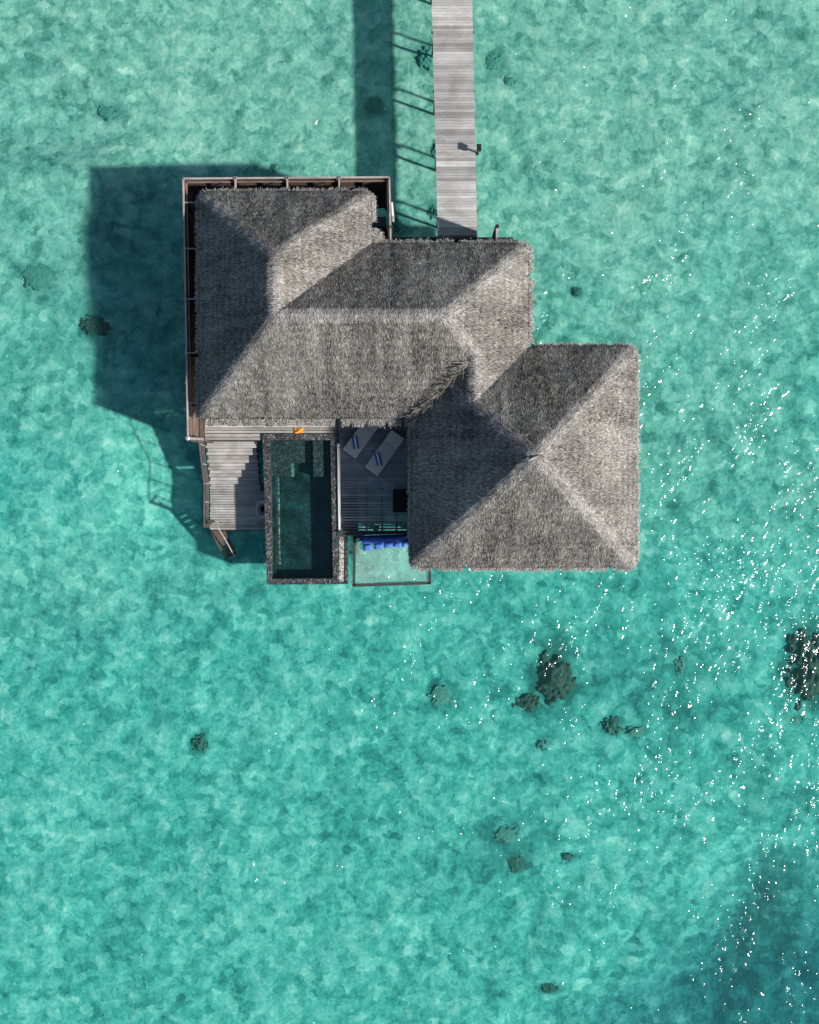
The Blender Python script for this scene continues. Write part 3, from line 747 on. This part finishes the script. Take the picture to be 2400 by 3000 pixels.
# ------------------------------------------------------------------ bath court fence
ZF = 3.6
fence = empty('bath_court_fence', P(540, 900, DECK), 'tall brown timber privacy fence wrapping the left and far sides of the villa', 'fence')
NW = Vector(P(537, 523, ZF)[:2]); NE = Vector(P(1141, 519, ZF)[:2]); SE_ = Vector(P(1145, 706, ZF)[:2]); SW = Vector(P(551, 1284, ZF)[:2])
def fpanel(a, b, name='panel'):
    mb = MB(); d = (b - a); L = d.length; n = 15; r = random.Random(int(L * 10))
    for i in range(n):
        z0 = DECK - .5 + i * (ZF - .06 - DECK + .5) / n; z1 = z0 + (ZF - .06 - DECK + .5) / n - .012
        mb.bar((*a, (z0 + z1) / 2), (*b, (z0 + z1) / 2), .03, z1 - z0, r.random())
    o = mb.build(name, M['brownx'], fence)
def rail(a, b, z=ZF, wd=.07, mat='greyrail', name='top_rail', ht=.05, tone=.9):
    mb = MB(); mb.bar((*a, z), (*b, z), wd, ht, tone); return mb.build(name, M[mat], fence)
for a, b in ((NW, NE), (NE, SE_), (SW, NW)):
    fpanel(a, b); rail(a, b)
    n_ = (b - a).normalized(); inn = Vector((n_.y, -n_.x)) * .11
    rail(a + inn + n_ * .1, b + inn - n_ * .1, ZF - .15, .05, 'brownx', 'inner_rail', .05, 1)
sEnd = Vector(P(600, 1287, ZF)[:2]); fpanel(SW, sEnd + Vector((-.05, 0))); rail(SW, sEnd + Vector((-.05, 0)), wd=.11)
zr = ZF - .02
for px in (690, 842, 994):
    a = P(px, 521, ZF); mb = MB(); mb.bar((a[0], a[1] + .05, zr), (a[0], a[1] - 1.4, zr), .07, .09, .8); mb.build('cross_beam', M['greyrail'], fence)
    mb = MB(); mb.box(a[0] - .05, a[0] + .05, a[1] - .13, a[1] - .03, DECK - .25, ZF - .08, .2); mb.build('post', M['dark'], fence)
    mb = MB(); mb.box(a[0] - .12, a[0] - .06, a[1] - .10, a[1] + .06, DECK - .25, ZF + .03, .3); mb.build('post', M['brown'], fence)
for px in (612, 765, 918, 1062):
    a = P(px, 521, ZF); mb = MB(); mb.box(a[0] - .045, a[0] + .045, a[1] - .12, a[1] - .03, DECK - .25, ZF - .25, .2); mb.build('post', M['dark'], fence)
for py in (593, 728, 876, 1034, 1180):
    f_ = (py - 523) / (1284 - 523); a = NW.lerp(SW, f_); mb = MB(); mb.bar((a[0] - .05, a[1], zr), (a[0] + 1.3, a[1] + .02, zr), .045, .07, .7); mb.build('cross_beam', M['greyrail'], fence)
    mb = MB(); mb.box(a[0] + .02, a[0] + .10, a[1] - .04, a[1] + .04, DECK - .25, ZF - .08, .2); mb.build('post', M['dark'], fence)
for py in (680, 810, 960, 1120):
    a = NW.lerp(SW, (py - 523) / (1284 - 523)); mb = MB(); mb.box(a[0] - .09, a[0] - .03, a[1] - .04, a[1] + .04, ZF - .5, ZF - .01, .8); mb.build('bracket', M['greyrail'], fence)
mb = MB(); mb.tube([(SW.x, SW.y, DECK - .3), (SW.x, SW.y, ZF + .05)], .075, 10, .5); mb.build('post', M['brown'], fence)
mb = MB(); mb.tube([(SW.x, SW.y, ZF + .05), (SW.x, SW.y, ZF + .10), (SW.x, SW.y, ZF + .16)], [.09, .10, .03], 12, .9); mb.build('post_cap', M['white'], fence, smooth=True)
mb = MB(); mb.bar((SE_.x, SE_.y, ZF - .05), (SE_.x - .55, SE_.y + .17, ZF - .05), .05, .06, .9); mb.build('brace', M['greyrail'], fence)
mb = MB(); nq = NE.lerp(SE_, .78); mb.box(nq.x - .06, nq.x + .06, nq.y - .06, nq.y + .06, DECK - .3, ZF + .04, .4); mb.build('post', M['brown'], fence)
# court floor (with an open corner over the water)
court = empty('bath_court_floor', P(700, 560, DECK), 'dark timber floor strip between the tall fence and the villa wall', 'deck')
mb = MB(); zc = DECK - .03
x0, x1 = NW.x + .05, SE_.x - .03
hx = P(1085, 0, DECK)[0]; hy1 = P(0, 608, zc)[1]; hy0 = P(0, 672, zc)[1]
mb.prism([(x0, NW.y - .03), (x1, NW.y - .03), (x1, hy1 - .35), (x1 - .3, hy1), (hx, hy1), (hx, 12.1), (x0, 12.1)], zc - .1, zc, .3)
mb.prism([(SW.x + .05, SW.y + .03), (XL - .02, SW.y + .03), (XL - .02, 4.5), (-7.02, 4.5), (-7.02, 12.098), (x0, 12.098)], zc - .1, zc, .3)
mb.build('decking', M['brownx'], court)
mb = MB(); mb.box(hx, x1, 11.0, hy0 - .0, zc - .1, zc, .1); mb.build('floor_patch', M['dark'], court)
for x, y in ((NW.x + .2, NW.y - .2), (-5, NW.y - .2), (-2, NW.y - .2), (NW.x + .3, 9), (NW.x + .3, 6)): pile(x, y, zc - .05, court, .11)
a = P(1101, 634, 2.0); b = P(1131, 664, 2.0)
mb = MB(); mb.box(a[0] - .5, b[0], b[1], a[1], zc + .01, 2.0); tb = mb.build('bath_plinth', M['slate'], bevel=.02); tag(tb, 'smooth slate grey plinth inside the fence corner beside the open water', 'plinth')
a = P(1146, 592, 1.9); b = P(1153, 632, 1.9)
mb = MB(); mb.prism([(a[0], a[1]), (b[0] - .03, a[1]), (b[0] + .03, b[1]), (a[0] + .03, b[1])], 1.0, 1.9); tag(mb.build('service_box', M['white'], bevel=.01), 'narrow white box fixed outside the fence near the jetty', 'box')

# ------------------------------------------------------------------ pool
ZR = 1.6; ZW = 1.54
pool = empty('plunge_pool', P(880, 1490, ZR), 'long raised plunge pool lined with dark green mosaic and edged in grey mosaic', 'pool')
O = [q(769, 1272, ZR), q(986, 1271, ZR), q(993, 1712, ZR), q(782, 1713, ZR)]
I = [q(791, 1290, ZR), q(968, 1289, ZR), q(976, 1695, ZR), q(797, 1696, ZR)]
mb = MB()
for i in range(4):
    j = (i + 1) % 4; mb.prism([O[i], O[j], I[j], I[i]], .25, ZR, .5)
mb.build('rim', M['rim'], pool)
mb = MB(); mb.prism(I, .25, .80, .5); mb.build('pool_floor', M['pooltile'], pool)
lin = lambda a, b, t: (a[0] + (b[0] - a[0]) * t, a[1] + (b[1] - a[1]) * t)
def inner(u, v): return lin(lin(I[0], I[1], u), lin(I[3], I[2], u), v)
def ledge(u0, u1, v0, v1, z, mat='ledge', name='ledge', z0=.801):
    mb = MB(); mb.prism([inner(u0, v0), inner(u1, v0), inner(u1, v1), inner(u0, v1)], z0, z, .5); return mb.build(name, M[mat], pool)
ledge(.002, .33, .002, .262, 1.30); ledge(.331, .66, .002, .16, 1.05); ledge(.70, .87, .002, .262, 1.36)
ledge(.002, .05, .263, .998, 1.15, 'pooltile'); ledge(.051, .085, .263, .90, 1.0, 'ledge')
ledge(.331, .36, .161, .262, 1.2, 'caustic_trim', 'caustic_trim')
ledge(.087, .105, .265, .90, .84, 'caustic_trim', 'caustic_trim')  # caustic line along the bench, built as a strip of pale tile
mb = MB(); e = inner; mb.add([(*e(0, 0), ZW), (*e(1, 0), ZW), (*e(1, 1), ZW), (*e(0, 1), ZW)], [[3, 2, 1, 0]]); mb.build('pool_surface', M['poolwater'], pool)
for (u, v) in ((.1, .1), (.9, .1), (.1, .5), (.9, .5), (.1, .92), (.9, .92)):
    c = inner(u, v); pile(c[0], c[1], .26, pool, .16)
gut = empty('overflow_channel', P(995, 1500, DECK), 'narrow pale overflow channel along the right side of the pool', 'channel')
mb = MB(); mb.prism([q(988, 1300, 1.68), q(996, 1300, 1.68), q(998, 1556, 1.68), q(992, 1556, 1.68)], 1.2, 1.68, .5); mb.build('channel_cover', M['white'], gut)
mb = MB(); mb.prism([q(994, 1571, 1.45), q(1011, 1571, 1.45), q(1011.5, 1707, 1.45), q(994, 1707, 1.45)], 1.1, 1.45, .5); mb.build('pebble_bed', M['pebble'], gut)
mb = MB(); mb.prism([q(1011.7, 1571, 1.5), q(1019, 1571, 1.5), q(1020, 1711, 1.5), q(994, 1711, 1.5), q(994, 1707.2, 1.5), q(1011.7, 1707.2, 1.5)], 1.1, 1.5, .5); mb.build('channel_edge', M['rim'], gut)

# basin beside the pool
c = P(767, 1491, ZL + .45); bs = empty('stone_basin', (c[0], c[1], ZL), 'round grey stone basin standing on the landing against the pool wall', 'basin')
mb = MB(); prof = [(.55, 0), (.85, .15), (1, .40), (1, .46), (.9, .47), (.84, .42), (.5, .15), (.02, .12)]; n = 28; V = []
for (r_, z) in prof:
    for k in range(n): V.append((c[0] + .24 * r_ * math.cos(2 * math.pi * k / n), c[1] + .40 * r_ * math.sin(2 * math.pi * k / n), ZL + z))
Fs = [[i * n + k, i * n + (k + 1) % n, (i + 1) * n + (k + 1) % n, (i + 1) * n + k] for i in range(len(prof) - 1) for k in range(n)] + [list(range(n))[::-1]]
mb.add(V, Fs); mb.build('bowl', M['stone'], bs, smooth=True)
mb = MB(); mb.tube([(c[0] + .06, c[1], ZL + .1), (c[0] + .06, c[1], ZL + .30)], .14, 20, .5); mb.build('dark_mouth', M['black'], bs)  # black plug makes the mouth of the bowl dark

# ------------------------------------------------------------------ net
ZN = 1.25; net = empty('lounging_net', P(1150, 1650, ZN), 'white rope lounging net stretched in a dark frame over the water', 'net')
n0, n1, n2, n3 = q(1039, 1574, ZN), q(1259, 1566, ZN), q(1259, 1708, ZN), q(1037, 1715, ZN)
mb = MB()
for a, b in ((n3, n0), (n0, n1), (n1, n2), (n2, n3)):
    d_ = (Vector(b) - Vector(a)).normalized() * .065
    mb = MB(); mb.bar((a[0] - d_.x * 0 , a[1] - d_.y * 0, ZN), (b[0] + d_.x, b[1] + d_.y, ZN), .125, .14); mb.build('frame', M['frame'], net)
nx0, nx1, ny0, ny1 = n3[0], n1[0], n3[1], n0[1]
mb = MB(); sp = .080; Wn, Hn = nx1 - nx0, ny1 - ny0
k = -Hn
def zs(x, y):
    u, v_ = (x - nx0) / Wn, (y - ny0) / Hn; return ZN - .16 * max(0, u * (1 - u) * 4) * max(0, v_ * (1 - v_) * 4)
import itertools
sl_ = 1.5
t0 = -Hn / sl_
while t0 < Wn:
    for s in (1, -1):
        pts = []
        for i in range(7):
            yy = ny0 + Hn * i / 6; xx = nx0 + t0 + (yy - ny0) / sl_ if s > 0 else nx0 + t0 + (ny1 - yy) / sl_
            pts.append((xx, yy))
        # clip to the frame
        o_ = []
        for (xa, ya), (xb, yb) in zip(pts[:-1], pts[1:]):
            ta, tb_ = 0, 1
            dx = xb - xa
            if dx != 0:
                u0, u1 = (nx0 - xa) / dx, (nx1 - xa) / dx
                ta, tb_ = max(0, min(u0, u1)), min(1, max(u0, u1))
            if ta < tb_: mb.bar((xa + dx * ta, ya + (yb - ya) * ta, zs(xa + dx * ta, ya + (yb - ya) * ta) + .002 * s), (xa + dx * tb_, ya + (yb - ya) * tb_, zs(xa + dx * tb_, ya + (yb - ya) * tb_) + .002 * s), .008, .008)
    t0 += sp
mb.build('rope_mesh', M['rope'], net)

def cushion(name, cx, cy, z, sx, sy_, sz, rot, mat, label, group=None, tilt=0, cat='cushion'):
    n = 14; V = []; r = random.Random(int(cx * 991))
    u = np.linspace(-1, 1, n); X, Y = np.meshgrid(u, u)
    h = (np.clip(1 - np.abs(X) ** 3.5, 0, 1) * np.clip(1 - np.abs(Y) ** 3.5, 0, 1)) ** .5
    pinch = 1 - .07 * (1 - np.abs(Y) ** 2) * 1; pinchy = 1 - .07 * (1 - np.abs(X) ** 2)
    wr = (fbm(X + cx, Y + cy, 2.2, 3, 4) - .5) * .25
    top = np.stack([X * sx / 2 * pinch, Y * sy_ / 2 * pinchy, h * sz * (1 + wr)], -1).reshape(-1, 3)
    bot = top.copy(); bot[:, 2] *= -.15
    i = np.arange(n * n).reshape(n, n); Qt = np.stack([i[:-1, :-1], i[:-1, 1:], i[1:, 1:], i[1:, :-1]], -1).reshape(-1, 4)
    o = np_mesh(name, np.concatenate([top, bot]), np.concatenate([Qt, Qt[:, ::-1] + n * n]), np.zeros(2 * len(Qt)), mat, smooth=True)
    o.location = (cx, cy, z); o.rotation_euler = (tilt, 0, rot)
    return tag(o, label, cat, group) if label else o
zz = ZN + .05
a = P(1127, 1576, zz + .1)
cushion('bolster', a[0], a[1], zz, 2.40, .26, .24, math.radians(1.0), M['deepblue'], 'long deep blue bolster lying along the inner edge of the net', cat='bolster')
a = P(1130, 1586, zz + .1)
cushion('seat_pad', a[0], a[1] + .02, zz - .04, 2.30, .26, .12, math.radians(2.0), M['blue'], 'long flat blue pad in front of the deep blue bolster on the net', cat='pad')
cl = ['leftmost blue square cushion on the net, tilted and set apart', 'second blue square cushion from the left on the net', 'middle blue square cushion of the row on the net',
      'fourth blue square cushion on the net, next to the palest one', 'palest blue cushion on the net, tucked beside the roof eave']
for i, (px, py, r_) in enumerate([(1077, 1603.5, 8), (1109.5, 1599.5, 9), (1138.5, 1595.5, 5), (1165.5, 1594.5, -4), (1192, 1594, 0)]):
    a = P(px, py, zz + .1); cushion('cushion', a[0], a[1], zz - .02, .43, .30, .16, math.radians(r_), M['paleblue' if i == 4 else 'blue'], cl[i], 'blue cushions in a row on the net', tilt=.12)

# ------------------------------------------------------------------ loungers and towels
def make_lounger(label):
    r = empty('sun_lounger', (0, 0, 0), label, 'sun lounger', 'sun loungers side by side on the shaded deck')
    mb = MB(); L, W_ = 2.0, .70
    mb.box(-L / 2, L / 2, -W_ / 2, -W_ / 2 + .05, .20, .27, .4); mb.box(-L / 2, L / 2, W_ / 2 - .05, W_ / 2, .20, .27, .4)
    mb.box(-L / 2, -L / 2 + .05, -W_ / 2 + .051, W_ / 2 - .051, .20, .27, .4); mb.box(L / 2 - .05, L / 2, -W_ / 2 + .051, W_ / 2 - .051, .20, .27, .4)
    mb.build('frame', M['fabric'], r, world=False)
    for sx in (-1, 1):
        for sy2 in (-1, 1):
            mb = MB(); mb.box(sx * .88 - .03, sx * .88 + .03, sy2 * .30 - .025, sy2 * .30 + .025, 0, .199, .4); mb.build('leg', M['fabric'], r, world=False)
    mb = MB(); mb.box(-L / 2 + .005, .42, -W_ / 2 + .005, W_ / 2 - .005, .271, .36, .5); mb.build('mattress', M['fabric'], r, bevel=.02, world=False)
    mb = MB(); a = .20; x0, x1 = .43, L / 2 + .02; h = .27 + (x1 - x0) * math.tan(a)
    y_ = W_ / 2 - .005
    mb.add([(x0, -y_, .27), (x1, -y_, h), (x1, y_, h), (x0, y_, .27), (x0, -y_, .36), (x1, -y_, h + .09), (x1, y_, h + .09), (x0, y_, .36)],
           [[3, 2, 1, 0], [4, 5, 6, 7], [0, 1, 5, 4], [1, 2, 6, 5], [2, 3, 7, 6], [3, 0, 4, 7]]); mb.build('backrest', M['fabric'], r, bevel=.02, world=False)
    return r
def make_towel(label):
    r = empty('rolled_towel', (0, 0, 0), label, 'towel', 'striped towels on the loungers')
    def roll(y0, y1, z, mat, name):
        n = 14; V = []
        mb = MB(); pts = [(-.28, 0, 0), (-.27, 0, 0), (.27, 0, 0), (.28, 0, 0)]
        mb.box(-.28, .28, y0, y1, .0, z); return mb.build(name, M[mat], r, bevel=.018, world=False)
    roll(-.115, -.045, .085, 'navy', 'navy_stripe'); roll(-.044, .044, .11, 'whitecloth', 'white_stripe'); roll(.045, .115, .085, 'navy', 'navy_stripe')
    return r
zl = DECK + .36
for i, (c4, lab, tl, tc, tr) in enumerate([
    ([(1003.8, 1317.3), (1042.3, 1342.6)], 'grey cushioned sun lounger partly under the thatch eave, one corner in sun', 'blue and white rolled towel on the lounger nearest the pool', (1041.9, 1297), 99),
    ([(1069, 1367.4), (1106.2, 1395.4)], 'grey cushioned sun lounger standing clear of the eave beside the black table', 'blue and white rolled towel on the lounger nearest the pyramid roof', (1108.9, 1346.5), 102)]):
    a = Vector(P(*c4[0], zl)[:2]); b = Vector(P(*c4[1], zl)[:2]); m_ = (a + b) / 2
    dx = Vector((75.8, 109)).normalized()
    ang = math.atan2(dx.y, dx.x) - math.radians(1)
    lo = make_lounger(lab); cc = m_ + Vector((math.cos(ang), math.sin(ang))) * 1.0
    lo.location = (cc.x, cc.y, DECK + .005); lo.rotation_euler = (0, 0, ang)
    to = make_towel(tl); p = P(*tc, zl + .05); to.location = (p[0], p[1], DECK + .368); to.rotation_euler = (0, 0, -math.radians(180 - tr) )

# black table by the eave
a = P(1151, 1433, 2.05); b = P(1203, 1501, 2.05)
tab = empty('low_table', ((a[0] + b[0]) / 2, (a[1] + b[1]) / 2, DECK), 'black rectangular table half hidden under the pyramid roof eave', 'table')
mb = MB(); mb.box(a[0], b[0] + .25, b[1], a[1], 1.98, 2.05); mb.build('tabletop', M['black'], tab, bevel=.01)
for x in (a[0] + .06, b[0] + .19):
    for y in (b[1] + .06, a[1] - .06):
        mb = MB(); mb.box(x - .03, x + .03, y - .03, y + .03, DECK + .003, 1.979); mb.build('leg', M['black'], tab)

# orange cloth
a = P(875, 1261.5, DECK + .04); n = 16
u = np.linspace(-1, 1, n); X, Y = np.meshgrid(u, u)
zc_ = .02 + .16 * fbm(X, Y, 2.6, 3, 77) * np.clip(1.2 - np.maximum(abs(X), abs(Y)), 0, 1)
ex = 1 + .6 * (fbm(X, Y, 1.9, 2, 70) - .5); top = np.stack([X * .205 * ex, Y * .115 * ex, zc_], -1).reshape(-1, 3); bot = top.copy(); bot[:, 2] = .004
i = np.arange(n * n).reshape(n, n); Qt = np.stack([i[:-1, :-1], i[:-1, 1:], i[1:, 1:], i[1:, :-1]], -1).reshape(-1, 4)
o = np_mesh('folded_cloth', np.concatenate([top, bot]), np.concatenate([Qt, Qt[:, ::-1] + n * n]), np.zeros(2 * len(Qt)), M['orange']); o.location = (a[0], a[1], DECK + .003)
tag(o, 'small crumpled orange cloth lying on the deck at the head of the pool', 'cloth')
